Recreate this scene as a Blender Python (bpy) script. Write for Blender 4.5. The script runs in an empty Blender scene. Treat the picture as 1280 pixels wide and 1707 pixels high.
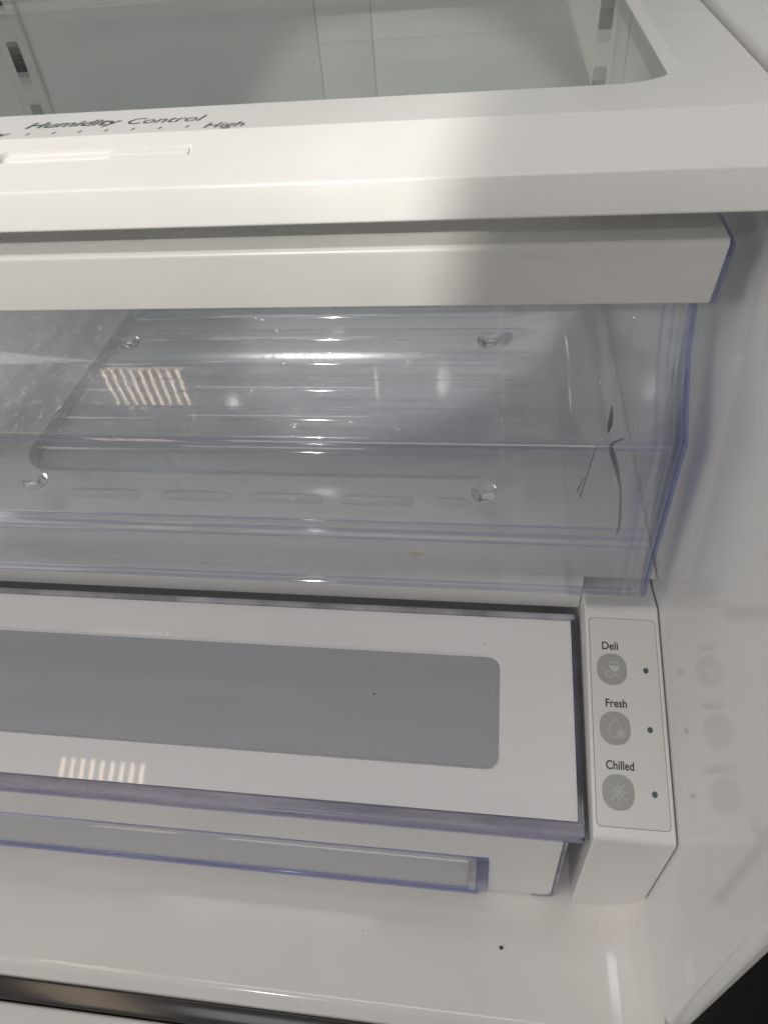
import bpy, bmesh, math, random
from mathutils import Vector, Matrix
random.seed(7)
SC = bpy.context.scene
COL = SC.collection

# ------------------------------------------------------------------ camera
cam_d = bpy.data.cameras.new('camera')
cam = bpy.data.objects.new('camera', cam_d)
COL.objects.link(cam)
cam.location = (-0.0924, -0.1399, 0.4496)
cam.rotation_euler = (math.radians(45.348), math.radians(4.487), math.radians(6.855))
cam_d.sensor_fit = 'VERTICAL'
cam_d.sensor_height = 36.0
cam_d.sensor_width = 27.0
cam_d.lens = 1191.86 / 1707 * 36.0
cam_d.clip_start = 0.01
cam_d.clip_end = 50
cam_d.dof.use_dof = True
cam_d.dof.focus_distance = 0.37
cam_d.dof.aperture_fstop = 24
SC.camera = cam

# ------------------------------------------------------------------ world + lamps
W = bpy.data.worlds.new('World')
SC.world = W
W.use_nodes = True
W.node_tree.nodes['Background'].inputs['Color'].default_value = (0.90, 0.93, 1.0, 1)
W.node_tree.nodes['Background'].inputs['Strength'].default_value = 0.085

def lamp(name, kind, loc, target, energy, color, **kw):
    d = bpy.data.lights.new(name, kind)
    d.energy = energy
    d.color = color
    for k, v in kw.items():
        setattr(d, k, v)
    o = bpy.data.objects.new(name, d)
    COL.objects.link(o)
    o.location = loc
    o.rotation_euler = (Vector(target) - Vector(loc)).to_track_quat('-Z', 'Y').to_euler()
    return o

TGT = Vector((-0.247, 0.10, 0.385))
LDIR = Vector((-0.21, -0.86, 0.47)).normalized()
KEY = TGT + LDIR * 3.0
lamp('window_beam', 'SPOT', KEY, TGT, 220, (1.0, 0.965, 0.90), spot_size=math.radians(5.3), spot_blend=0.07, shadow_soft_size=0.012)
lamp('window_glow', 'SPOT', KEY + Vector((0.1, 0, 0.05)), (-0.125, 0.098, 0.371), 60, (1.0, 0.95, 0.86), spot_size=math.radians(1.5), spot_blend=0.8, shadow_soft_size=0.012)
lamp('window_light', 'AREA', KEY + Vector((-0.05, 0, 0.1)), (-0.2, 0.1, 0.2), 9, (1.0, 0.97, 0.92), shape='RECTANGLE', size=0.06, size_y=0.04)
lamp('side_fill', 'AREA', (-2.0, -1.1, 1.15), (-0.2, 0.0, 0.2), 11, (1.0, 0.985, 0.975), shape='RECTANGLE', size=1.3, size_y=1.1)  # unseen soft fill added from the left for the wall and lid
lamp('overhead_fill', 'AREA', (-0.30, -0.62, 1.9), (-0.30, -0.621, 0.0), 5.5, (1.0, 0.98, 0.96), shape='RECTANGLE', size=1.2, size_y=0.45)  # unseen fill added for light from above, no fixture known
lamp('compartment_fill', 'AREA', (-0.46, 0.22, 0.925), (-0.46, 0.221, 0.0), 0.65, (0.95, 0.98, 1.0), shape='RECTANGLE', size=0.4, size_y=0.12)  # unseen lamp added to brighten back wall, glass and bin
# slatted ceiling fixture: nine warm tubes, seen only as reflections
for k in range(9):
    d = bpy.data.lights.new('ceiling_tube', 'AREA')
    d.energy = 0.34
    d.color = (1.0, 0.76, 0.54)
    d.shape = 'RECTANGLE'
    d.size = 0.011
    d.size_y = 0.96
    o = bpy.data.objects.new('ceiling_tube', d)
    COL.objects.link(o)
    o.location = (-1.145 + (k - 4) * 0.030, -0.56, 1.74)

SC.view_settings.view_transform = 'Standard'
SC.view_settings.look = 'None'
SC.view_settings.exposure = 0.0
SC.view_settings.gamma = 1.0
SC.cycles.use_denoising = True
SC.cycles.max_bounces = 14
SC.cycles.diffuse_bounces = 5
SC.cycles.glossy_bounces = 6
SC.cycles.transmission_bounces = 10
SC.cycles.transparent_max_bounces = 40
SC.cycles.caustics_reflective = False
SC.cycles.caustics_refractive = False
SC.cycles.sample_clamp_indirect = 6.0

# ------------------------------------------------------------------ materials
def new_mat(name):
    m = bpy.data.materials.new(name)
    m.use_nodes = True
    nt = m.node_tree
    nt.nodes.clear()
    out = nt.nodes.new('ShaderNodeOutputMaterial')
    return m, nt, out

def N(nt, kind, **inp):
    n = nt.nodes.new(kind)
    for k, v in inp.items():
        n.inputs[k.replace('_', ' ')].default_value = v
    return n

def noise(nt, scale, detail=3, stretch=None, rough=0.5):
    tc = nt.nodes.new('ShaderNodeTexCoord')
    mp = nt.nodes.new('ShaderNodeMapping')
    if stretch:
        mp.inputs['Scale'].default_value = stretch
    nt.links.new(tc.outputs['Object'], mp.inputs['Vector'])
    t = N(nt, 'ShaderNodeTexNoise', Scale=scale, Detail=detail, Roughness=rough)
    nt.links.new(mp.outputs[0], t.inputs['Vector'])
    return t

def ramp(nt, src, a, b, ca, cb):
    r = nt.nodes.new('ShaderNodeValToRGB')
    r.color_ramp.elements[0].position = a
    r.color_ramp.elements[1].position = b
    r.color_ramp.elements[0].color = (*ca, 1)
    r.color_ramp.elements[1].color = (*cb, 1)
    nt.links.new(src, r.inputs[0])
    return r

def plastic(name, col, rough=0.2, spec=0.5, bump=0.02, specks=0.0, stretch=None, coat=0.0, trans=0.0):
    m, nt, out = new_mat(name)
    p = N(nt, 'ShaderNodeBsdfPrincipled', Roughness=rough)
    p.inputs['Specular IOR Level'].default_value = spec
    p.inputs['Coat Weight'].default_value = coat
    p.inputs['Coat Roughness'].default_value = 0.06
    n1 = noise(nt, 14, 4, stretch)
    c = ramp(nt, n1.outputs['Fac'], 0.25, 0.75, tuple(x * 0.955 for x in col), tuple(min(1, x * 1.02) for x in col))
    src = c.outputs[0]
    if specks:
        n2 = noise(nt, 420, 1)
        s = ramp(nt, n2.outputs['Fac'], specks, specks + 0.02, (0, 0, 0), (1, 1, 1))
        mx = nt.nodes.new('ShaderNodeMix')
        mx.data_type = 'RGBA'
        nt.links.new(s.outputs[0], mx.inputs['Factor'])
        nt.links.new(src, mx.inputs['A'])
        mx.inputs['B'].default_value = (col[0] * 0.45, col[1] * 0.43, col[2] * 0.4, 1)
        src = mx.outputs['Result']
    nt.links.new(src, p.inputs['Base Color'])
    # uneven gloss: smears of dust and handling
    n3 = noise(nt, 30, 5, (1, 2.5, 2.5))
    r3 = ramp(nt, n3.outputs['Fac'], 0.3, 0.75, (max(0.02, rough * 0.92),) * 3, (rough * 1.1,) * 3)
    nt.links.new(r3.outputs[0], p.inputs['Roughness'])
    if bump:
        nb = noise(nt, 260, 2)
        b = N(nt, 'ShaderNodeBump', Strength=bump, Distance=0.001)
        nt.links.new(nb.outputs['Fac'], b.inputs['Height'])
        nt.links.new(b.outputs[0], p.inputs['Normal'])
    nt.links.new(p.outputs[0], out.inputs[0])
    return m

def clear(name, tint, haze=0.04, hazecol=(0.8, 0.8, 0.84), rough=0.04, ior=1.46, scratch=0.0, streak=None, vary=0.7, glow=0.0):
    """clear moulded plastic: see-through sheet with a Fresnel gloss, faint haze and fine scratches"""
    m, nt, out = new_mat(name)
    tr = N(nt, 'ShaderNodeBsdfTransparent', Color=(*tint, 1))
    gl = N(nt, 'ShaderNodeBsdfGlossy', Color=(1, 1, 1, 1), Roughness=rough)
    gloss = [gl]
    gout = gl.outputs[0]
    if glow:                                     # a second, wider lobe from fine surface wear
        g2 = N(nt, 'ShaderNodeBsdfGlossy', Color=(1, 1, 1, 1), Roughness=0.2)
        mg = nt.nodes.new('ShaderNodeMixShader')
        mg.inputs[0].default_value = glow
        nt.links.new(gl.outputs[0], mg.inputs[1])
        nt.links.new(g2.outputs[0], mg.inputs[2])
        gout = mg.outputs[0]
        gloss.append(g2)
    fr = N(nt, 'ShaderNodeLayerWeight', Blend=0.5)
    pw = nt.nodes.new('ShaderNodeMath')          # Schlick's curve, the same on both sides of a sheet
    pw.operation = 'POWER'
    pw.inputs[1].default_value = 5.0
    nt.links.new(fr.outputs['Facing'], pw.inputs[0])
    f0 = ((ior - 1) / (ior + 1)) ** 2
    ma = nt.nodes.new('ShaderNodeMath')
    ma.operation = 'MULTIPLY_ADD'
    ma.inputs[1].default_value = 1 - f0
    ma.inputs[2].default_value = f0
    nt.links.new(pw.outputs[0], ma.inputs[0])
    m1 = nt.nodes.new('ShaderNodeMixShader')
    nt.links.new(ma.outputs[0], m1.inputs[0])
    nt.links.new(tr.outputs[0], m1.inputs[1])
    nt.links.new(gout, m1.inputs[2])
    df = N(nt, 'ShaderNodeBsdfDiffuse', Color=(*hazecol, 1))
    m2 = nt.nodes.new('ShaderNodeMixShader')
    hz = noise(nt, 40, 5, streak or (0.35, 1.5, 1.5))
    r = ramp(nt, hz.outputs['Fac'], 0.3, 0.8, (haze * (1 - vary),) * 3, (haze * (1 + vary),) * 3)
    nt.links.new(r.outputs[0], m2.inputs[0])
    nt.links.new(m1.outputs[0], m2.inputs[1])
    nt.links.new(df.outputs[0], m2.inputs[2])
    bmp = N(nt, 'ShaderNodeBump', Strength=0.02, Distance=0.001)
    nb = noise(nt, 60, 2, (0.3, 1.6, 1.6))
    nt.links.new(nb.outputs['Fac'], bmp.inputs['Height'])
    last = bmp
    if scratch:
        ns = noise(nt, 95, 2, (0.8, 1.0, 1.0), 0.6)
        ns.inputs['Distortion'].default_value = 1.5
        rs = ramp(nt, ns.outputs['Fac'], 0.488, 0.5, (0, 0, 0), (1, 1, 1))
        e3 = rs.color_ramp.elements.new(0.512)
        e3.color = (0, 0, 0, 1)
        b2 = N(nt, 'ShaderNodeBump', Strength=scratch, Distance=0.0006)
        nt.links.new(rs.outputs[0], b2.inputs['Height'])
        nt.links.new(bmp.outputs[0], b2.inputs['Normal'])
        last = b2
    for n in gloss + [fr]:
        nt.links.new(last.outputs[0], n.inputs['Normal'])
    nt.links.new(m2.outputs[0], out.inputs[0])
    return m

def solid_clear(name, col, rough=0.05, ior=1.48):
    m, nt, out = new_mat(name)
    p = N(nt, 'ShaderNodeBsdfPrincipled', Roughness=rough, IOR=ior)
    p.inputs['Base Color'].default_value = (*col, 1)
    p.inputs['Transmission Weight'].default_value = 1.0
    nb = noise(nt, 90, 2, (0.4, 1, 1))
    b = N(nt, 'ShaderNodeBump', Strength=0.06, Distance=0.001)
    nt.links.new(nb.outputs['Fac'], b.inputs['Height'])
    nt.links.new(b.outputs[0], p.inputs['Normal'])
    nt.links.new(p.outputs[0], out.inputs[0])
    return m

M = {}
M['liner'] = plastic('liner white plastic', (0.82, 0.815, 0.81), 0.08, 0.5, 0.002, specks=0.80)
M['floor'] = plastic('floor white plastic', (0.80, 0.785, 0.755), 0.12, 0.5, 0.002, specks=0.795)
M['white'] = plastic('moulded white plastic', (0.82, 0.81, 0.785), 0.22, 0.5, 0.0)
M['handle'] = plastic('handle white plastic', (0.80, 0.79, 0.755), 0.28, 0.5, 0.0)
M['lid'] = plastic('lid white sheet', (0.80, 0.795, 0.81), 0.03, 0.5, 0.0, specks=0.80, stretch=(0.4, 2, 2))
M['housing'] = plastic('housing white plastic', (0.82, 0.812, 0.80), 0.3, 0.45, 0.0)
M['sticker'] = plastic('sticker film', (0.74, 0.735, 0.715), 0.32, 0.4, 0.0)
M['groove'] = plastic('sticker edge shadow gap', (0.28, 0.27, 0.25), 0.6, 0.2, 0)
M['button'] = plastic('button grey print', (0.40, 0.40, 0.39), 0.35, 0.4, 0.0)
M['icon'] = plastic('icon pale print', (0.62, 0.62, 0.61), 0.4, 0.3, 0)
M['ink'] = plastic('dark grey lettering', (0.05, 0.055, 0.06), 0.5, 0.3, 0)
M['shelfink'] = plastic('slate lettering', (0.09, 0.10, 0.115), 0.5, 0.3, 0)
M['led'] = plastic('dark teal indicator', (0.05, 0.11, 0.13), 0.3, 0.5, 0)
M['gasket'] = plastic('dark grey gasket', (0.045, 0.045, 0.045), 0.14, 0.5, 0.01)
M['black'] = plastic('black steel', (0.012, 0.012, 0.012), 0.4, 0.3, 0.01)
M['slot'] = plastic('dark slot', (0.03, 0.035, 0.045), 0.5, 0.3, 0)
M['crumb'] = plastic('dark crumb', (0.06, 0.045, 0.03), 0.8, 0.1, 0.2)
M['stain'] = plastic('dried yellow stain', (0.62, 0.54, 0.30), 0.7, 0.2, 0.2)
M['tray'] = plastic('tray grey plastic', (0.72, 0.72, 0.73), 0.3, 0.4, 0.01)
M['bin'] = clear('clear bin plastic', (0.974, 0.977, 0.986), 0.020, scratch=0.0)
M['binscr'] = clear('clear scratched bin plastic', (0.974, 0.977, 0.986), 0.020, rough=0.02, scratch=0.25, glow=0.35)
M['binedge'] = clear('violet edge of clear plastic', (0.76, 0.78, 0.95), 0.09, (0.52, 0.54, 0.74), 0.06)
M['bead'] = clear('lavender clear bead', (0.72, 0.70, 0.80), 0.45, (0.62, 0.60, 0.68), 0.22)
M['bar'] = clear('clear moulded bar', (0.90, 0.90, 0.93), 0.10, (0.6, 0.6, 0.64), 0.06)
M['pane'] = clear('grey window sheet', (0.93, 0.94, 0.965), 0.32, (0.74, 0.76, 0.80), 0.07, vary=0.06)
M['frost'] = clear('frosted clear strip', (0.85, 0.85, 0.9), 0.35, (0.8, 0.8, 0.84), 0.25, scratch=0.8, streak=(1, 1, 1))
M['glass'] = clear('green tinted shelf glass', (0.945, 0.968, 0.95), 0.015, (0.7, 0.75, 0.7), 0.012, 1.42)
M['lens'] = solid_clear('moulded clear plastic', (0.97, 0.97, 1.0), 0.02)
M['violet'] = solid_clear('violet clear plastic', (0.70, 0.70, 0.97), 0.05)
M['refraction_line'] = clear('dark crack', (0.62, 0.65, 0.65), 0.12, (0.15, 0.17, 0.17), 0.1)  # dark tone painted for refraction in the clear corner
M['kitchen'] = plastic('dark kitchen floor', (0.09, 0.075, 0.06), 0.4, 0.4, 0.02)
M['ridge'] = clear('glossy clear ridge', (0.88, 0.89, 0.96), 0.06, (0.7, 0.7, 0.76), 0.05, 1.62)
M['rib'] = clear('glossy clear rib', (0.94, 0.945, 0.965), 0.06, (0.8, 0.8, 0.84), 0.06, 1.7)
M['scoop'] = plastic('scoop pale plastic', (0.60, 0.60, 0.61), 0.05, 0.5, 0.0, stretch=(0.3, 2, 2))

# ------------------------------------------------------------------ helpers
def finish(name, bm, mat, parent=None, sharp=35, kind=None):
    bmesh.ops.remove_doubles(bm, verts=bm.verts, dist=1e-7)
    bmesh.ops.recalc_face_normals(bm, faces=bm.faces)
    a = math.radians(sharp)
    for f in bm.faces:
        f.smooth = True
    for e in bm.edges:
        if len(e.link_faces) == 2:
            e.smooth = e.calc_face_angle(0) < a
        else:
            e.smooth = False
    me = bpy.data.meshes.new(name)
    bm.to_mesh(me)
    bm.free()
    me.materials.append(M[mat] if isinstance(mat, str) else mat)
    o = bpy.data.objects.new(name, me)
    COL.objects.link(o)
    if parent:
        o.parent = parent
        o.matrix_parent_inverse = Matrix.Translation(parent.location).inverted() if parent.parent is None else Matrix.Identity(4)
    if kind:
        o['kind'] = kind
    return o

def thing(name, label, cat, loc, group=None):
    o = bpy.data.objects.new(name, None)
    o.empty_display_size = 0.02
    COL.objects.link(o)
    o.location = loc
    tag(o, label, cat, group)
    return o

def tag(o, label, cat, group=None):
    o['label'] = label
    o['category'] = cat
    if group:
        o['group'] = group

def fillet(pts, rad, n=5, closed=True):
    """round the corners of a 2-D polygon; rad is one value or one per corner"""
    L = len(pts)
    out = []
    for i, p in enumerate(pts):
        r = rad[i] if isinstance(rad, (list, tuple)) else rad
        if r <= 0 or (not closed and i in (0, L - 1)):
            out.append(tuple(p))
            continue
        p = Vector(p)
        a = Vector(pts[i - 1]) - p
        b = Vector(pts[(i + 1) % L]) - p
        la, lb = a.length, b.length
        a.normalize()
        b.normalize()
        ang = math.acos(max(-1, min(1, a.dot(b))))
        if ang > math.pi - 0.02:
            out.append(tuple(p))
            continue
        t = min(r / math.tan(ang / 2), la * 0.48, lb * 0.48)
        rr = t * math.tan(ang / 2)
        c = p + (a + b).normalized() * (rr / math.sin(ang / 2))
        s = p + a * t - c
        e = p + b * t - c
        a0 = math.atan2(s.y, s.x)
        d = math.atan2(e.y, e.x) - a0
        while d > math.pi:
            d -= 2 * math.pi
        while d < -math.pi:
            d += 2 * math.pi
        for k in range(n + 1):
            th = a0 + d * k / n
            out.append((c.x + rr * math.cos(th), c.y + rr * math.sin(th)))
    return out

def offset_line(pts, t):
    """parallel copy of an open 2-D polyline at distance t to its left"""
    out = []
    for i, p in enumerate(pts):
        p = Vector(p)
        d1 = (Vector(pts[i]) - Vector(pts[i - 1])).normalized() if i else None
        d2 = (Vector(pts[i + 1]) - Vector(pts[i])).normalized() if i < len(pts) - 1 else None
        d = (d1 or d2) if not (d1 and d2) else (d1 + d2).normalized()
        nrm = Vector((-d.y, d.x))
        k = 1.0
        if d1 and d2:
            k = 1 / max(0.4, nrm.dot(Vector((-d1.y, d1.x))))
        out.append(tuple(p + nrm * t * k))
    return out

def extrude(bm, prof, x0, x1, caps=True, closed=True, f=None, segs=1):
    """sweep a (y, z) profile along x; f maps (x, a, b) to a point"""
    f = f or (lambda x, a, b: (x, a, b))
    rows = []
    for s in range(segs + 1):
        x = x0 + (x1 - x0) * s / segs
        rows.append([bm.verts.new(f(x, a, b)) for a, b in prof])
    n = len(prof)
    for A, B in zip(rows, rows[1:]):
        for i in range(n if closed else n - 1):
            j = (i + 1) % n
            bm.faces.new((A[i], A[j], B[j], B[i]))
    if caps and closed:
        for R in (rows[0], rows[-1]):
            bm.faces.new(R)

def ex(name, prof, x0, x1, mat, parent=None, r=0, n=5, **k):
    bm = bmesh.new()
    extrude(bm, fillet(prof, r, n) if r else prof, x0, x1)
    return finish(name, bm, mat, parent, **k)

def box(bm, a, b, r=0.0):
    vs = [bm.verts.new((x, y, z)) for x in (a[0], b[0]) for y in (a[1], b[1]) for z in (a[2], b[2])]
    fs = [bm.faces.new([vs[i] for i in q]) for q in ((0, 1, 3, 2), (4, 6, 7, 5), (0, 4, 5, 1), (2, 3, 7, 6), (0, 2, 6, 4), (1, 5, 7, 3))]
    if r:
        es = list({e for f in fs for e in f.edges})
        bmesh.ops.bevel(bm, geom=es, offset=r, segments=2, affect='EDGES', profile=0.5)

def bx(name, a, b, mat, parent=None, r=0.0, **k):
    bm = bmesh.new()
    box(bm, a, b, r)
    return finish(name, bm, mat, parent, **k)

def rrect(x0, y0, x1, y1, r, n=8):
    return fillet([(x0, y0), (x1, y0), (x1, y1), (x0, y1)], r, n)

def holed(bm, outer, hole, f, wall_hole=None, h0=0.0, h1=0.0, walls_outer=False):
    """flat face with a hole, in a local plane: f(a, b, h) -> point; the hole's wall runs down to wall_hole at h1"""
    vo = [bm.verts.new(f(a, b, h0)) for a, b in outer]
    vh = [bm.verts.new(f(a, b, h0)) for a, b in hole]
    eo = [bm.edges.new((vo[i], vo[(i + 1) % len(vo)])) for i in range(len(vo))]
    eh = [bm.edges.new((vh[i], vh[(i + 1) % len(vh)])) for i in range(len(vh))]
    bmesh.ops.triangle_fill(bm, use_beauty=True, use_dissolve=False, edges=eo + eh)
    if wall_hole:
        vw = [bm.verts.new(f(a, b, h1)) for a, b in wall_hole]
        for i in range(len(vh)):
            j = (i + 1) % len(vh)
            bm.faces.new((vh[i], vh[j], vw[j], vw[i]))
    if walls_outer:
        vb = [bm.verts.new(f(a, b, h1)) for a, b in outer]
        for i in range(len(vo)):
            j = (i + 1) % len(vo)
            bm.faces.new((vo[i], vo[j], vb[j], vb[i]))

def slab(bm, pts, f, h0, h1):
    """prism on a 2-D outline in a local plane"""
    A = [bm.verts.new(f(a, b, h0)) for a, b in pts]
    B = [bm.verts.new(f(a, b, h1)) for a, b in pts]
    bm.faces.new(A)
    bm.faces.new(B)
    for i in range(len(A)):
        j = (i + 1) % len(A)
        bm.faces.new((A[i], A[j], B[j], B[i]))

def text(name, body, size, f, mat, parent, shear=0.0, bold=0.0, h=0.0001, align='LEFT', sx=1.0):
    """lettering as thin geometry laid on a local plane"""
    c = bpy.data.curves.new(name, 'FONT')
    c.body = body
    c.size = size
    c.shear = shear
    c.offset = bold
    c.align_x = align
    c.resolution_u = 4
    t = bpy.data.objects.new('tmp', c)
    COL.objects.link(t)
    dg = bpy.context.evaluated_depsgraph_get()
    me = bpy.data.meshes.new_from_object(t.evaluated_get(dg))
    bpy.data.objects.remove(t)
    bpy.data.curves.remove(c)
    me.name = name
    for v in me.vertices:
        v.co = Vector(f(v.co.x * sx, v.co.y, h))
    me.materials.clear()
    me.materials.append(M[mat])
    o = bpy.data.objects.new(name, me)
    COL.objects.link(o)
    if parent:
        o.parent = parent
        o.matrix_parent_inverse = Matrix.Translation(parent.location).inverted() if parent.parent is None else Matrix.Identity(4)
    return o

XL = -0.92          # far left inner wall of the compartment
YB = 0.48           # back wall

# ------------------------------------------------------------------ refrigerator compartment
fr = thing('refrigerator', 'white refrigerator compartment with glossy moulded liner wall and floor', 'refrigerator', (-0.46, 0.2, 0))
floor_top = fillet([(YB + 0.03, 0.0), (-0.0600, 0.0), (-0.0658, -0.0075), (-0.0658, -0.02)], [0, 0.006, 0.004, 0], 6, closed=False)
ex('liner_floor', floor_top + [(-0.05, -0.02), (YB + 0.03, -0.02)], XL, 0.0, 'floor', fr)
wall_prof = fillet([(0.0, YB), (0.0, -0.0600), (0.0135, -0.0600)], [0, 0.0068, 0], 8, closed=False)
wall_prof = [q for q in wall_prof if q[0] <= 0.0072]
bm = bmesh.new()
pf = wall_prof + [(wall_prof[-1][0], YB)]
extrude(bm, pf, -0.06, 0.95, f=lambda z, x, y: (x, y, z))
finish('side_wall', bm, 'liner', fr)
bm = bmesh.new()
extrude(bm, [(XL - 0.02, -0.06), (XL, -0.06), (XL, YB), (XL - 0.02, YB)], -0.06, 0.95, f=lambda z, x, y: (x, y, z))
finish('side_wall', bm, 'liner', fr)
# cove between floor and right wall, in front of the control housing
R = 0.026
cove = [(-R + R * math.sin(a), R - R * math.cos(a)) for a in [k * math.pi / 64 for k in range(33)]]
bm = bmesh.new()
extrude(bm, [(x, z) for x, z in cove] + [(0.001, -0.001), (-R, -0.001)], -0.0595, 0.1, f=lambda y, x, z: (x, y, z))
finish('liner_cove', bm, 'floor', fr)
# back wall, in sheets parted by shallow seams, with two shelf tracks
seams = [XL, -0.2265, -0.185, 0.0]
for a, b in zip(seams, seams[1:]):
    bx('back_wall', (a + 0.0003, YB, 0.02), (b - 0.0003, YB + 0.02, 0.95), 'liner', fr, 0.0005)
bx('back_wall_core', (XL, YB + 0.0012, 0), (0.0, YB + 0.03, 0.95), 'tray', fr)
for tx, dz in ((-0.4685, 0.0), (-0.0172, -0.0045)):
    w = 0.0115 if tx < -0.1 else 0.0075
    tr = bx('shelf_track', (tx - w, YB - 0.004, 0.30), (tx + w, YB + 0.001, 0.94), 'white', fr, 0.001)
    for k in range(-2, 12):
        z0 = 0.4055 + dz + k * 0.0443
        bm = bmesh.new()
        slab(bm, rrect(tx - 0.0055, z0, tx + 0.004, z0 + 0.021, 0.0012, 3), lambda a, b, h: (a, YB - 0.0041 - h, b), 0.0, 0.0003)
        o = finish('slot', bm, 'slot', tr)
        o.matrix_parent_inverse = Matrix.Translation(fr.location).inverted() if False else Matrix.Identity(4)
bx('compartment_ceiling', (XL, -0.05, 0.93), (0.0, YB, 0.95), 'liner', fr)
# dark flange of the cabinet beside the liner, gasket strip under the lip
bx('cabinet_flange', (0.0074, -0.0585, -0.4), (0.09, -0.02, 0.95), 'black', fr)
ex('gasket', [(-0.0660, -0.0105), (-0.0762, -0.0130), (-0.0762, -0.03), (-0.0660, -0.03)], XL, 0.02, 'gasket', fr, 0.0008, 3)

bm = bmesh.new()
box(bm, (-4, -4, -0.80), (4, 2, -0.75))
finish('floor', bm, 'kitchen', None, kind='structure')
fz = ex('freezer_drawer', [(-0.0768, -0.0150), (-0.0768, -0.09), (-0.21, -0.09), (-0.21, -0.0150)], XL, 0.02, 'floor', None, 0.002, 3)
tag(fz, 'beige top edge of the freezer drawer below the dark gasket strip', 'freezer drawer')

# ------------------------------------------------------------------ control housing
SL = math.atan2(0.0369, 0.1086)
cs, sn = math.cos(SL), math.sin(SL)
ch = thing('control_housing', 'white control housing against the right wall with three grey buttons', 'control panel', (-0.019, 0.05, 0))
hp = fillet([(0.0005, 0.0008), (-0.0026, 0.1005), (0.1060, 0.1374), (0.1225, 0.1340), (0.16, 0.1340), (0.16, 0.0008)], [0.001, 0.0035, 0.006, 0.002, 0, 0], 6)
hb = ex('housing_body', hp, -0.0380, -0.0007, 'housing', ch)
bv = hb.modifiers.new('bevel', 'BEVEL')
bv.width = 0.0009
bv.segments = 3
bv.limit_method = 'ANGLE'
bv.angle_limit = math.radians(60)
# sticker plane: a = x, b = distance up the slope from the sticker's lower edge
B0 = Vector((0, 0.0033, 0.1005 + 0.0059 * math.tan(SL)))
NRM = Vector((0, -sn, cs))
def onpanel(a, b, h):
    return Vector((a, 0, 0)) + B0 + Vector((0, cs, sn)) * b + NRM * h
bm = bmesh.new()
slab(bm, rrect(-0.0364, -0.0004, -0.0027, 0.1016, 0.0024), onpanel, -0.0006, 0.00012)
finish('sticker_edge', bm, 'groove', ch)  # dark outline, shade of the gap put into its colour
bm = bmesh.new()
slab(bm, rrect(-0.0361, -0.0001, -0.0030, 0.1013, 0.0022), onpanel, -0.0006, 0.0003)
st = finish('sticker', bm, 'sticker', ch)
H = 0.0003
def raised(bm, pts, h1=0.00012):
    slab(bm, pts, onpanel, H - 0.00005, H + h1)
def stroke(bm, pts, w, closed=False, h1=0.0003):
    L = list(pts)
    n = len(L)
    for i in range(n if closed else n - 1):
        p, q = Vector(L[i]), Vector(L[(i + 1) % n])
        d = (q - p)
        if d.length < 1e-7:
            continue
        d.normalize()
        nn = Vector((-d.y, d.x)) * w / 2
        e = d * w * 0.35
        slab(bm, [tuple(p - e + nn), tuple(p - e - nn), tuple(q + e - nn), tuple(q + e + nn)], onpanel, H + 0.00005, H + h1 + i * 1e-6)
BTN = [('Deli', 0.0743), ('Fresh', 0.0449), ('Chilled', 0.0152)]
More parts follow.
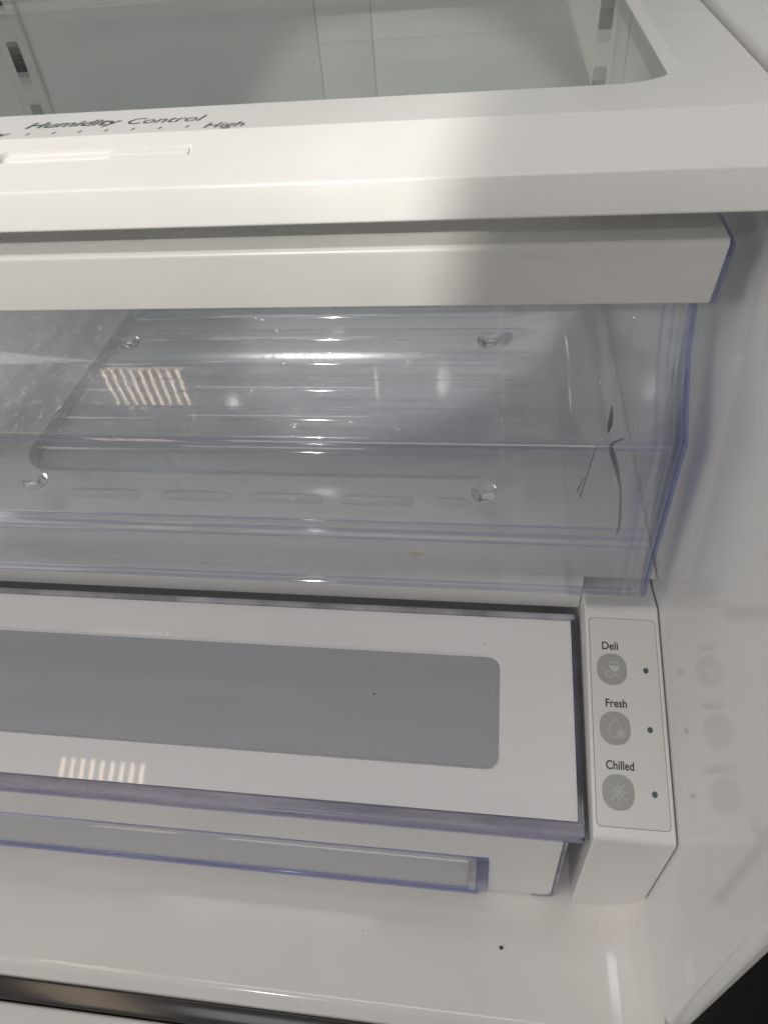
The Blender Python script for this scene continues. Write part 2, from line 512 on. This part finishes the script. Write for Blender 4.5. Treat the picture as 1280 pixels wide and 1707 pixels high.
for word, b in BTN:
    bm = bmesh.new()
    # a softly squared disc
    pts = []
    for k in range(40):
        t = 2 * math.pi * k / 40
        c, s = math.cos(t), math.sin(t)
        r = 0.0078 / (abs(c) ** 2.3 + abs(s) ** 2.3) ** (1 / 2.3)
        pts.append((-0.0258 + r * c * 0.95, b + r * s * 1.04))
    raised(bm, pts, 0.0002)
    bt = finish('button', bm, 'button', ch)
    bt['label'] = 'grey round button below the word ' + word
    bm = bmesh.new()
    raised(bm, [(-0.0091 + 0.0013 * math.cos(k * math.pi / 8), b + 0.0002 + 0.0015 * math.sin(k * math.pi / 8)) for k in range(16)])
    finish('indicator_dot', bm, 'led', ch)
    wd = {'Deli': 0.0081, 'Fresh': 0.0103, 'Chilled': 0.0131}[word]
    x0 = {'Deli': -0.0302, 'Fresh': -0.0297, 'Chilled': -0.0309}[word]
    t = text('lettering', word, 0.0058, lambda a, bb, h: (a, bb, h), 'ink', ch, bold=0.00010)
    xs = [v.co.x for v in t.data.vertices]
    k = wd / (max(xs) - min(xs))
    m0 = min(xs)
    for v in t.data.vertices:
        v.co = onpanel(x0 + (v.co.x - m0) * k, b + 0.0103 + v.co.y, H + 0.00008)
    bm = bmesh.new()
    X0 = -0.0258
    if word == 'Chilled':
        for k in range(8):
            t0 = k * math.pi / 4 + 0.05
            L = 0.0052 if k % 2 else 0.0046
            d = Vector((math.cos(t0), math.sin(t0)))
            e = Vector((-d.y, d.x))
            P = lambda u, v: tuple(Vector((X0, b)) + d * u + e * v)
            stroke(bm, [P(0.0004, 0), P(0.0018, 0.0007), P(0.0030, 0)], 0.00028)
            stroke(bm, [P(0.0004, 0), P(0.0018, -0.0007), P(0.0030, 0)], 0.00028)
            stroke(bm, [P(0.0030, 0), P(L, 0)], 0.00026)
    elif word == 'Fresh':
        drop = [(0.0012, -0.0042), (-0.0012, -0.0040), (-0.0030, -0.0022), (-0.0030, -0.0002), (-0.0018, 0.0022), (0.0002, 0.0046), (0.0022, 0.0020), (0.0032, 0.0004)]
        stroke(bm, [(X0 + a, b + c) for a, c in drop], 0.0003)
        for k in range(8):
            t0 = k * math.pi / 4
            cx, cy = X0 + 0.0028, b - 0.0025
            stroke(bm, [(cx + 0.0005 * math.cos(t0), cy + 0.0005 * math.sin(t0)), (cx + 0.0022 * math.cos(t0), cy + 0.0022 * math.sin(t0))], 0.0005)
    else:
        glass = [(-0.0008, 0.0036), (0.0032, 0.0036), (0.0036, 0.0012), (0.0026, -0.0004), (0.0012, -0.0010), (-0.0004, -0.0002), (-0.0012, 0.0014)]
        stroke(bm, [(X0 + a, b + c) for a, c in glass], 0.0003, True)
        wine = [(-0.0011, 0.0018), (0.0034, 0.0018), (0.0034, 0.0010), (0.0024, -0.0004), (0.0012, -0.0010), (-0.0003, -0.0002)]
        slab(bm, [(X0 + a, b + c) for a, c in wine], onpanel, H + 0.00004, H + 0.00024)
        stroke(bm, [(X0 + 0.0014, b - 0.0010), (X0 + 0.0022, b - 0.0034), (X0 + 0.0034, b - 0.0036)], 0.0004)
        cheese = [(-0.0032, -0.0038), (-0.0030, -0.0016), (-0.0012, -0.0014), (0.0014, -0.0032), (0.0004, -0.0040)]
        stroke(bm, [(X0 + a, b + c) for a, c in cheese], 0.0004, True)
    ic = finish('icon', bm, 'icon', bt)
    ic['label'] = {'Chilled': 'pale snowflake printed on the button', 'Fresh': 'pale water drop and snowflake printed on the button', 'Deli': 'pale wine glass and cheese printed on the button'}[word]
# seam line across the front of the housing top
bx('front_seam', (-0.0372, -0.0010, 0.0985), (-0.0012, -0.0006, 0.0987), 'groove', ch)

# ------------------------------------------------------------------ pantry drawer
pd = thing('pantry_compartment', 'wide shallow pantry drawer with white lid and long grey window', 'drawer', (-0.46, 0.06, 0))
LS = math.atan2(0.0267, 0.1045)
cl_, sl_ = math.cos(LS), math.sin(LS)
L0 = Vector((0, 0.009, 0.0917))
LN = Vector((0, -sl_, cl_))
def onlid(a, s, h):
    return Vector((a, 0, 0)) + L0 + Vector((0, cl_, sl_)) * s + LN * h
bm = bmesh.new()
hole = rrect(-0.84, 0.0206, -0.0805, 0.0818, 0.0075)
hole2 = rrect(-0.8388, 0.0216, -0.0817, 0.0808, 0.0065)
holed(bm, [(XL + 0.03, -0.0005), (-0.0432, -0.0005), (-0.0432, 0.1040), (XL + 0.03, 0.1040)], hole, onlid, hole2, 0.0, -0.0016, True)
finish('lid', bm, 'lid', pd)
bm = bmesh.new()
slab(bm, rrect(-0.8392, 0.0212, -0.0813, 0.0812, 0.0068), onlid, -0.0030, -0.0016)
finish('window_pane', bm, 'pane', pd)
def lidbar(name, prof, x0, x1, mat, r, n=6):
    bm = bmesh.new()
    extrude(bm, fillet(prof, r, n), x0, x1, f=lambda x, s, h: onlid(x, s, h))
    return finish(name, bm, mat, pd)
lidbar('lid_bead', [(-0.0008, 0.0012), (-0.0088, 0.0012), (-0.0098, -0.0040), (-0.0008, -0.0040)], XL + 0.03, -0.0412, 'bead', [0.0018, 0.0034, 0.002, 0.0005])
lidbar('lid_bead_foot', [(-0.0085, -0.0042), (-0.0096, -0.0042), (-0.0096, -0.0062), (-0.0085, -0.0062)], XL + 0.03, -0.0420, 'binedge', 0.0003, 2)
lidbar('lid_rear_edge', [(0.1043, 0.0012), (0.1078, 0.0012), (0.1078, -0.003), (0.1043, -0.003)], XL + 0.03, -0.0412, 'frost', 0.0008, 3)
bx('rear_gap_fill', (XL + 0.03, 0.1128, 0.100), (-0.0412, 0.1178, 0.104), 'tray', pd)  # grey strip added to lighten the dark gap behind the lid
# clear right-hand edge of the lid: two thin upright strips
for a, b, mt in ((-0.0430, -0.0418, 'binedge'), (-0.0416, -0.0405, 'lens')):
    bm = bmesh.new()
    extrude(bm, fillet([(-0.009, 0.0010), (0.108, 0.0010), (0.108, -0.006), (-0.009, -0.006)], 0.002, 4), a, b, f=lambda x, s, h: onlid(x, s, h))
    finish('lid_side_edge', bm, mt, pd)
# front panel of the drawer, with a scooped grip along its lower half
Y0 = 0.0022
bm = bmesh.new()
out = fillet([(XL + 0.03, 0.0835), (XL + 0.03, 0.0505), (-0.0850, 0.0505), (-0.0850, 0.0022), (-0.0490, 0.0022), (-0.0490, 0.0835)], [0, 0, 0.001, 0.001, 0.006, 0.002], 6)
slab(bm, out, lambda a, b, h: (a, Y0 + h, b), 0.0, 0.0035)
f0 = finish('drawer_front', bm, 'tray' if False else 'housing', pd)
bv = f0.modifiers.new('bevel', 'BEVEL')
bv.width = 0.0007
bv.segments = 2
bv.limit_method = 'ANGLE'
bv.angle_limit = math.radians(50)
# clear lip round the panel's right end
ex_pts = fillet([(-0.0472, 0.0835), (-0.0472, 0.0012), (-0.0600, 0.0012)], [0, 0.0068, 0], 6, closed=False)
inn = offset_line(ex_pts, -0.0015)
bm = bmesh.new()
slab(bm, ex_pts + inn[::-1], lambda a, b, h: (a, Y0 + h, b), -0.0004, 0.012)
finish('front_lip', bm, 'bead', pd)
sc_line = fillet([(Y0 + 0.0225, 0.0500), (Y0 + 0.0205, 0.0055), (Y0 - 0.0010, 0.0036)], [0, 0.034, 0], 18, closed=False)
ex('grip_scoop', sc_line + offset_line(sc_line, 0.002)[::-1], XL + 0.03, -0.0960, 'scoop', pd)
ex('grip_upper_edge', [(Y0 - 0.0004, 0.0506), (Y0 - 0.0004, 0.0496), (Y0 + 0.002, 0.0496), (Y0 + 0.002, 0.0506)], XL + 0.03, -0.0860, 'binedge', pd)
ex('grip_lower_edge', [(Y0 - 0.0024, 0.0052), (Y0 - 0.0030, 0.0008), (Y0 - 0.0006, 0.0008), (Y0 - 0.0006, 0.0052)], XL + 0.03, -0.0900, 'binedge', pd, 0.001, 3)
# moulded clear end of the grip
bm = bmesh.new()
extrude(bm, fillet([(Y0 - 0.0012, 0.0495), (Y0 - 0.0022, 0.0015), (Y0 + 0.016, 0.0080), (Y0 + 0.016, 0.0440)], 0.003, 4), -0.0958, -0.0915)
finish('grip_end', bm, 'frost', pd)
bm = bmesh.new()
extrude(bm, fillet([(Y0 - 0.0014, 0.0485), (Y0 - 0.0024, 0.0015), (Y0 + 0.006, 0.0040), (Y0 + 0.006, 0.0450)], 0.004, 4), -0.0912, -0.0853)
finish('grip_end', bm, 'binedge', pd)
# inner tray seen through the window
bm = bmesh.new()
box(bm, (XL + 0.04, 0.016, 0.004), (-0.052, 0.40, 0.006))
finish('tray_floor', bm, 'tray', pd)
bx('tray_side', (-0.0535, 0.0065, 0.005), (-0.0515, 0.40, 0.080), 'bin', pd)
bx('tray_back', (XL + 0.04, 0.40, 0.005), (-0.052, 0.402, 0.10), 'tray', pd)

# ------------------------------------------------------------------ pantry cover under the crisper drawer
pc = thing('pantry_cover', 'white cover shelf between the clear crisper drawer and the pantry drawer', 'shelf', (-0.46, 0.3, 0.12))
bm = bmesh.new()
holed(bm, [(XL + 0.002, 0.1185), (-0.001, 0.1185), (-0.001, YB - 0.002), (XL + 0.002, YB - 0.002)],
      rrect(-0.412, 0.194, -0.081, 0.43, 0.026), lambda a, b, h: (a, b, h), rrect(-0.409, 0.198, -0.084, 0.427, 0.024), 0.146, 0.138, False)
finish('cover_plate', bm, 'white', pc)
bm = bmesh.new()
slab(bm, rrect(-0.410, 0.197, -0.083, 0.428, 0.024), lambda a, b, h: (a, b, h), 0.132, 0.1378)
finish('recess_panel', bm, 'tray', pc)
ex('cover_front', [(0.1180, 0.1459), (0.1180, 0.1192), (0.1215, 0.1192), (0.1215, 0.1459)], XL + 0.002, -0.0385, 'white', pc, 0.0006, 2)
bx('cover_side', (-0.0380, 0.1605, 0.002), (-0.002, YB - 0.002, 0.1455), 'white', pc)

# ------------------------------------------------------------------ crisper drawer
cd = thing('crisper_drawer', 'clear plastic crisper drawer with white handle bar, empty', 'drawer', (-0.232, 0.25, 0.15))
XR, XQ = -0.0140, -0.4500
hpf = fillet([(0.1060, 0.3378), (0.1045, 0.3365), (0.1105, 0.3114), (0.1130, 0.3110), (0.150, 0.3110), (0.150, 0.3378)], [0.0012, 0.0025, 0.0015, 0.001, 0.001, 0.001], 4)
ex('handle', hpf, XQ, -0.0138, 'handle', cd)
T = 0.0028
scoop = [(0.0975, 0.1990), (0.0975, 0.2560), (0.1224, 0.2809), (0.1325, 0.3060), (0.1335, 0.3108)]
front = fillet(scoop, [0, 0.0022, 0.024, 0.012, 0], 14, closed=False)
ex('front_wall', front + offset_line(front, -T)[::-1], XQ, XR - 0.003, 'binscr', cd, sharp=25)
low = fillet([(0.0975, 0.1986), (0.0978, 0.1556), (0.118, 0.1560), (0.1315, 0.1600), (0.1350, 0.1655)], [0, 0.006, 0.004, 0.003, 0], 6, closed=False)
ex('front_foot', low + offset_line(low, 0.0024 if False else -T)[::-1], XQ, XR - 0.003, 'bin', cd, sharp=25)
for zr, hh, pr in ((0.2532, 0.0013, 0.0010), (0.2052, 0.0008, 0.0005), (0.1990, 0.0012, 0.0009), (0.1932, 0.0008, 0.0005), (0.1625, 0.0009, 0.0006), (0.1585, 0.0016, 0.0010)):
    ex('front_ridge', [(0.0974, zr - hh), (0.0974 - pr, zr - hh * 0.4), (0.0974 - pr, zr + hh * 0.4), (0.0974, zr + hh)], XQ, XR - 0.003, 'ridge', cd, [0, 0.0004, 0.0004, 0], 3, sharp=60)
# floor with half-round ribs
bx('floor', (XQ + 0.003, 0.1352, 0.1625), (XR - 0.005, 0.425, 0.1650), 'bin', cd)
def ribbar(name, x0, x1, y, w, h, z, mat='bin', n=6):
    bm = bmesh.new()
    prof = [(y + w / 2 * math.cos(math.pi * k / n), z + h * math.sin(math.pi * k / n)) for k in range(n + 1)]
    rows = []
    e = w * 0.9
    for s, sc in ((0, 0.15), (0.35, 0.75), (1, 1)):
        rows.append((x0 + e * s, sc))
    for s, sc in ((1, 1), (0.35, 0.75), (0, 0.15)):
        rows.append((x1 - e * s, sc))
    vr = [[bm.verts.new((x, y + (a - y) * (0.4 + 0.6 * sc), z + (b - z) * sc)) for a, b in prof] for x, sc in rows]
    for A, B in zip(vr, vr[1:]):
        for i in range(n):
            bm.faces.new((A[i], A[i + 1], B[i + 1], B[i]))
    return finish(name, bm, mat, cd, sharp=60)
for k in range(7):
    ribbar('floor_rib', -0.392, -0.0660, 0.2000 + k * 0.0330, 0.0150, 0.0042, 0.1652, 'rib', 10)
for a, b in ((-0.3436, -0.2975), (-0.2861, -0.2401), (-0.2309, -0.1851), (-0.1762, -0.1324), (-0.1223, -0.1000)):
    ribbar('rest_bar', a, b, 0.1525, 0.0065, 0.0042, 0.1652, 'bar')
for fx, fy in ((-0.0933, 0.1580), (-0.3686, 0.1586), (-0.0941, 0.3179), (-0.3686, 0.3179)):
    bm = bmesh.new()
    prof = [(0.0, 0.0042), (0.0030, 0.0040), (0.0056, 0.0030), (0.0072, 0.0014), (0.0076, -0.0006), (0.0070, -0.0022), (0.0045, -0.0034), (0.0, -0.0038)]
    rings = []
    for r, z in prof:
        if r == 0:
            rings.append([bm.verts.new((fx, fy, 0.1700 + z))])
        else:
            rings.append([bm.verts.new((fx + r * math.cos(t * math.pi / 12), fy + r * math.sin(t * math.pi / 12), 0.1700 + z)) for t in range(24)])
    for A, B in zip(rings, rings[1:]):
        for i in range(24):
            j = (i + 1) % 24
            if len(A) == 1:
                bm.faces.new((A[0], B[i], B[j]))
            elif len(B) == 1:
                bm.faces.new((A[i], B[0], A[j]))
            else:
                bm.faces.new((A[i], B[i], B[j], A[j]))
    finish('foot', bm, 'lens', cd, sharp=60)
# side walls follow the front's outline
side = fillet([(0.0975, 0.1565), (0.0975, 0.2560), (0.1224, 0.2809), (0.1325, 0.3060), (0.1335, 0.3375), (0.425, 0.3375), (0.425, 0.1565)], [0.008, 0.003, 0.011, 0.012, 0, 0.004, 0.01], 6)
for x0, x1 in ((XR - 0.0030, XR), (XQ, XQ + 0.003)):
    bm = bmesh.new()
    slab(bm, side, lambda a, b, h: (h, a, b), x0, x1)
    finish('side_wall', bm, 'bin', cd)
R2 = 0.030
cv = [(XR - 0.004 - R2 + R2 * math.sin(k * math.pi / 24), 0.1655 + R2 - R2 * math.cos(k * math.pi / 24)) for k in range(13)]
bm = bmesh.new()
extrude(bm, cv + [(x + 0.002 * math.sin(0), z - 0.0) for x, z in offset_line(cv, -0.002)[::-1]], 0.136, 0.424, f=lambda y, x, z: (x, y, z))
finish('floor_cove', bm, 'bin', cd, sharp=30)
bx('rear_wall', (XQ, 0.4255, 0.158), (XR, 0.4285, 0.3370), 'bin', cd)
# violet edge where the right side wall is seen end-on
fe = front
edge = fillet(scoop, [0, 0.0022, 0.011, 0.012, 0], 8, closed=False)
full = fillet([(0.0975, 0.1570), (0.0975, 0.2560), (0.1224, 0.2809), (0.1325, 0.3060), (0.1335, 0.3108)], [0, 0.0022, 0.011, 0.012, 0], 8, closed=False)
for x0, x1, dep, mt in ((XR + 0.0003, XR + 0.0024, 0.0045, 'binedge'), (XR - 0.0066, XR - 0.0058, 0.0022, 'ridge'), (XR - 0.0108, XR - 0.0096, 0.0022, 'ridge')):
    bm = bmesh.new()
    extrude(bm, full + offset_line(full, -dep)[::-1], x0, x1)
    finish('corner_edge', bm, mt, cd)
bx('rim', (XR + 0.0003, 0.1075, 0.3300), (XR + 0.0022, 0.425, 0.3372), 'binedge', cd, 0.0006)
bm = bmesh.new()
slab(bm, fillet([(0.1050, 0.3362), (0.1108, 0.3112), (0.1135, 0.3112), (0.1080, 0.3362)], 0.0005, 3), lambda a, b, h: (h, a, b), XR + 0.0004, XR + 0.0024)
finish('handle_end', bm, 'binedge', cd)
bm = bmesh.new()
cx, cy, rr = XR - 0.0045, 0.1012, 0.020
arc = [(cx - rr + rr * math.sin(k * math.pi / 20), cy + rr - rr * math.cos(k * math.pi / 20)) for k in range(11)]
extrude(bm, arc + offset_line(arc, -0.0018)[::-1], 0.1670, 0.2560, f=lambda z, x, y: (x, y, z))
finish('corner_fillet', bm, 'bin', cd, sharp=40)
# dark ribbons standing in for refraction near the front's right corner
def ribbon(name, pts, mat, wk=0.85):
    bm = bmesh.new()
    rows = []
    for i, (x, y, z, w) in enumerate(pts):
        w *= wk
        rows.append((bm.verts.new((x - w / 2, y, z)), bm.verts.new((x + w / 2, y, z)), bm.verts.new((x + w / 2, y + 0.0012, z)), bm.verts.new((x - w / 2, y + 0.0012, z))))
    for A, B in zip(rows, rows[1:]):
        for i in range(4):
            j = (i + 1) % 4
            bm.faces.new((A[i], A[j], B[j], B[i]))
    bm.faces.new(rows[0])
    bm.faces.new(rows[-1])
    return finish(name, bm, mat, cd)
ck = ribbon('refraction_line', [(-0.0418, 0.1075, 0.2668, 0.0002), (-0.0420, 0.1052, 0.2642, 0.0016), (-0.0424, 0.1026, 0.2616, 0.0024), (-0.0430, 0.1000, 0.2590, 0.0006)], 'refraction_line')
ck['label'] = 'short dark ribbon standing in for refraction on the sloping grip'
ck = ribbon('refraction_line', [(-0.0366, 0.1006, 0.2552, 0.0004), (-0.0400, 0.1006, 0.2532, 0.0008), (-0.0409, 0.1006, 0.2510, 0.0018), (-0.0394, 0.1006, 0.2463, 0.0026), (-0.0370, 0.1006, 0.2396, 0.0024), (-0.0350, 0.1006, 0.2327, 0.0016), (-0.0338, 0.1006, 0.2290, 0.0009), (-0.0326, 0.1006, 0.2219, 0.0008), (-0.0312, 0.1006, 0.2106, 0.0010), (-0.0305, 0.1006, 0.2030, 0.0008), (-0.0311, 0.1006, 0.1978, 0.0006)], 'refraction_line')
ck['label'] = 'long dark ribbon standing in for refraction down the clear front'
ribbon('refraction_edge', [(-0.0398, 0.1003, 0.2510, 0.0006), (-0.0382, 0.1003, 0.2463, 0.0008), (-0.0356, 0.1003, 0.2396, 0.0008), (-0.0338, 0.1003, 0.2327, 0.0006), (-0.0318, 0.1003, 0.2219, 0.0005), (-0.0304, 0.1003, 0.2106, 0.0005), (-0.0300, 0.1003, 0.1990, 0.0004)], 'rib')  # pale ribbon alongside, drawn so the dark line looks refracted
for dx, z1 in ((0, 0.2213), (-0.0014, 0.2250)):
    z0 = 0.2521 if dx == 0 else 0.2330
    ribbon('refraction_line', [(-0.0466 - (0.2521 - z0) * 0.13 + dx * 0.6, 0.1006, z0, 0.0002), (-0.0503 + dx, 0.1006, z1, 0.0004)], 'refraction_line')
# dried stain on the lower front
bm = bmesh.new()
pts = [(-0.1255 + 0.0042 * math.cos(t) * random.uniform(0.7, 1.1), 0.1832 + 0.0016 * math.sin(t) * random.uniform(0.5, 1.3)) for t in [k * math.pi / 9 for k in range(18)]]
slab(bm, pts, lambda a, b, h: (a, 0.0974 - h, b), 0.0, 0.0001)
so = finish('stain', bm, 'stain', cd)
so['label'] = 'small dried yellow stain'

# ------------------------------------------------------------------ glass shelf with humidity control
gs = thing('glass_shelf', 'white framed glass shelf with humidity control slider above the crisper drawer', 'shelf', (-0.46, 0.25, 0.366))
ZT = 0.376
bm = bmesh.new()
holed(bm, [(XL + 0.003, 0.115), (-0.003, 0.115), (-0.003, YB - 0.01), (XL + 0.003, YB - 0.01)],
      rrect(XL + 0.0285, 0.1430, -0.0285, YB - 0.03, 0.024, 14), lambda a, b, h: (a, b, h),
      rrect(XL + 0.032, 0.1445, -0.0320, YB - 0.033, 0.0215, 14), ZT, ZT - 0.0028, False)
# outer right side
for x in (-0.003, XL + 0.003):
    q = [bm.verts.new(p) for p in ((x, 0.115, ZT), (x, YB - 0.01, ZT), (x, YB - 0.01, ZT - 0.012), (x, 0.115, ZT - 0.012))]
    bm.faces.new(q)
finish('frame', bm, 'white', gs)
# ledge carrying the glass
bm = bmesh.new()
holed(bm, [(XL + 0.004, 0.1155), (-0.004, 0.1155), (-0.004, YB - 0.011), (XL + 0.004, YB - 0.011)],
      rrect(XL + 0.05, 0.1605, -0.0560, YB - 0.045, 0.006), lambda a, b, h: (a, b, h),
      rrect(XL + 0.05, 0.1605, -0.0560, YB - 0.045, 0.006), ZT - 0.0075, ZT - 0.0105, False)
finish('frame_ledge', bm, 'white', gs)
bm = bmesh.new()
slab(bm, rrect(XL + 0.030, 0.1436, -0.0302, YB - 0.031, 0.022, 14), lambda a, b, h: (a, b, h), ZT - 0.0068, ZT - 0.0026)
finish('glass_pane', bm, 'glass', gs)
# front rail: slope face with slider slot, bright nose, front drop, underside
P1, P2 = Vector((0.115, ZT)), Vector((0.0895, 0.3668))
dS = (P2 - P1)
LSL = dS.length
dS.normalize()
nS = Vector((dS.y, -dS.x))
if nS.y < 0:
    nS = -nS
def onslope(a, s, h):
    q = P1 + dS * s + nS * h
    return Vector((a, q.x, q.y))
slot = rrect(-0.2640, 0.0062, -0.1928, 0.0126, 0.0031, 8)
slot2 = rrect(-0.2632, 0.0069, -0.1936, 0.0119, 0.0024, 8)
bm = bmesh.new()
holed(bm, [(XL + 0.003, 0), (-0.003, 0), (-0.003, LSL - 0.0012), (XL + 0.003, LSL - 0.0012)], slot, onslope, slot2, 0.0, -0.0016, False)
e1 = onslope(0, LSL - 0.0012, 0)
nose = fillet([(e1.y, e1.z), (P2.x, P2.y), (0.0862, 0.3545), (0.0885, 0.3545), (0.0905, 0.362), (0.1152, 0.3705)], [0, 0.0030, 0.0008, 0.0005, 0, 0], 6, closed=False)
extrude(bm, nose, XL + 0.003, -0.003, closed=False)
finish('front_rail', bm, 'white', gs)
bm = bmesh.new()
slab(bm, rrect(-0.2634, 0.0067, -0.1934, 0.0121, 0.0026), onslope, -0.0026, -0.0015)
so = finish('slider_slot', bm, 'white', gs)
bm = bmesh.new()
extrude(bm, [(0.0090, -0.0016), (0.0095, -0.0004), (0.0100, -0.0016)], -0.2615, -0.1955, f=lambda x, s, h: onslope(x, s, h))
finish('slider_guide', bm, 'white', gs)
bm = bmesh.new()
slab(bm, rrect(-0.2225, 0.0072, -0.1948, 0.0116, 0.0010, 3), onslope, -0.0015, -0.0007)
finish('slider_knob', bm, 'handle', gs)
flat = lambda a, b, h: (a, b, ZT + h)
def word(body, x0, x1, yb, size, bold, shear, ink='shelfink'):
    t = text('lettering', body, size, lambda a, b, h: (a, b, h), ink, gs, bold=bold, shear=shear)
    xs = [v.co.x for v in t.data.vertices]
    k = (x1 - x0) / (max(xs) - min(xs))
    m0 = min(xs)
    for v in t.data.vertices:
        v.co = Vector((x0 + (v.co.x - m0) * k, yb + v.co.y, ZT + 0.0001))
    return t
word('Humidity', -0.2630, -0.2262, 0.1262, 0.0090, 0.00017, 0.25)
word('Control', -0.2232, -0.1945, 0.1255, 0.0090, 0.00002, 0.25)
word('Low', -0.2840, -0.2655, 0.1180, 0.0074, 0.00005, 0.25)
word('High', -0.1920, -0.1775, 0.1172, 0.0074, 0.00005, 0.25)
for k in range(7):
    x = -0.2585 + k * (0.2585 - 0.1985) / 6
    bm = bmesh.new()
    slab(bm, [(x - 0.0003, 0.1186), (x + 0.0003, 0.1186), (x + 0.0008, 0.1206), (x + 0.0002, 0.1206)], flat, 0.00003, 0.0001)
    finish('scale_mark', bm, 'shelfink', gs)

# ------------------------------------------------------------------ crumbs
def crumb(x, y, z, r, label, seed):
    rnd = random.Random(seed)
    bm = bmesh.new()
    bmesh.ops.create_icosphere(bm, subdivisions=2, radius=r)
    for v in bm.verts:
        v.co *= rnd.uniform(0.7, 1.15)
        v.co.z *= 0.55
    bmesh.ops.translate(bm, verts=bm.verts, vec=(0, 0, r * 0.45))
    o = finish('crumb', bm, 'crumb', None, sharp=20)
    o.location = (x, y, z)
    tag(o, label, 'crumb')
crumb(-0.0768, -0.0262, 0.0, 0.0011, 'dark brown crumb on the white floor in front of the drawer grip end', 1)
p = onlid(-0.1497, 0.0560, -0.0016)
crumb(p.x, p.y, p.z, 0.0006, 'tiny black crumb on the long grey lid window', 2)
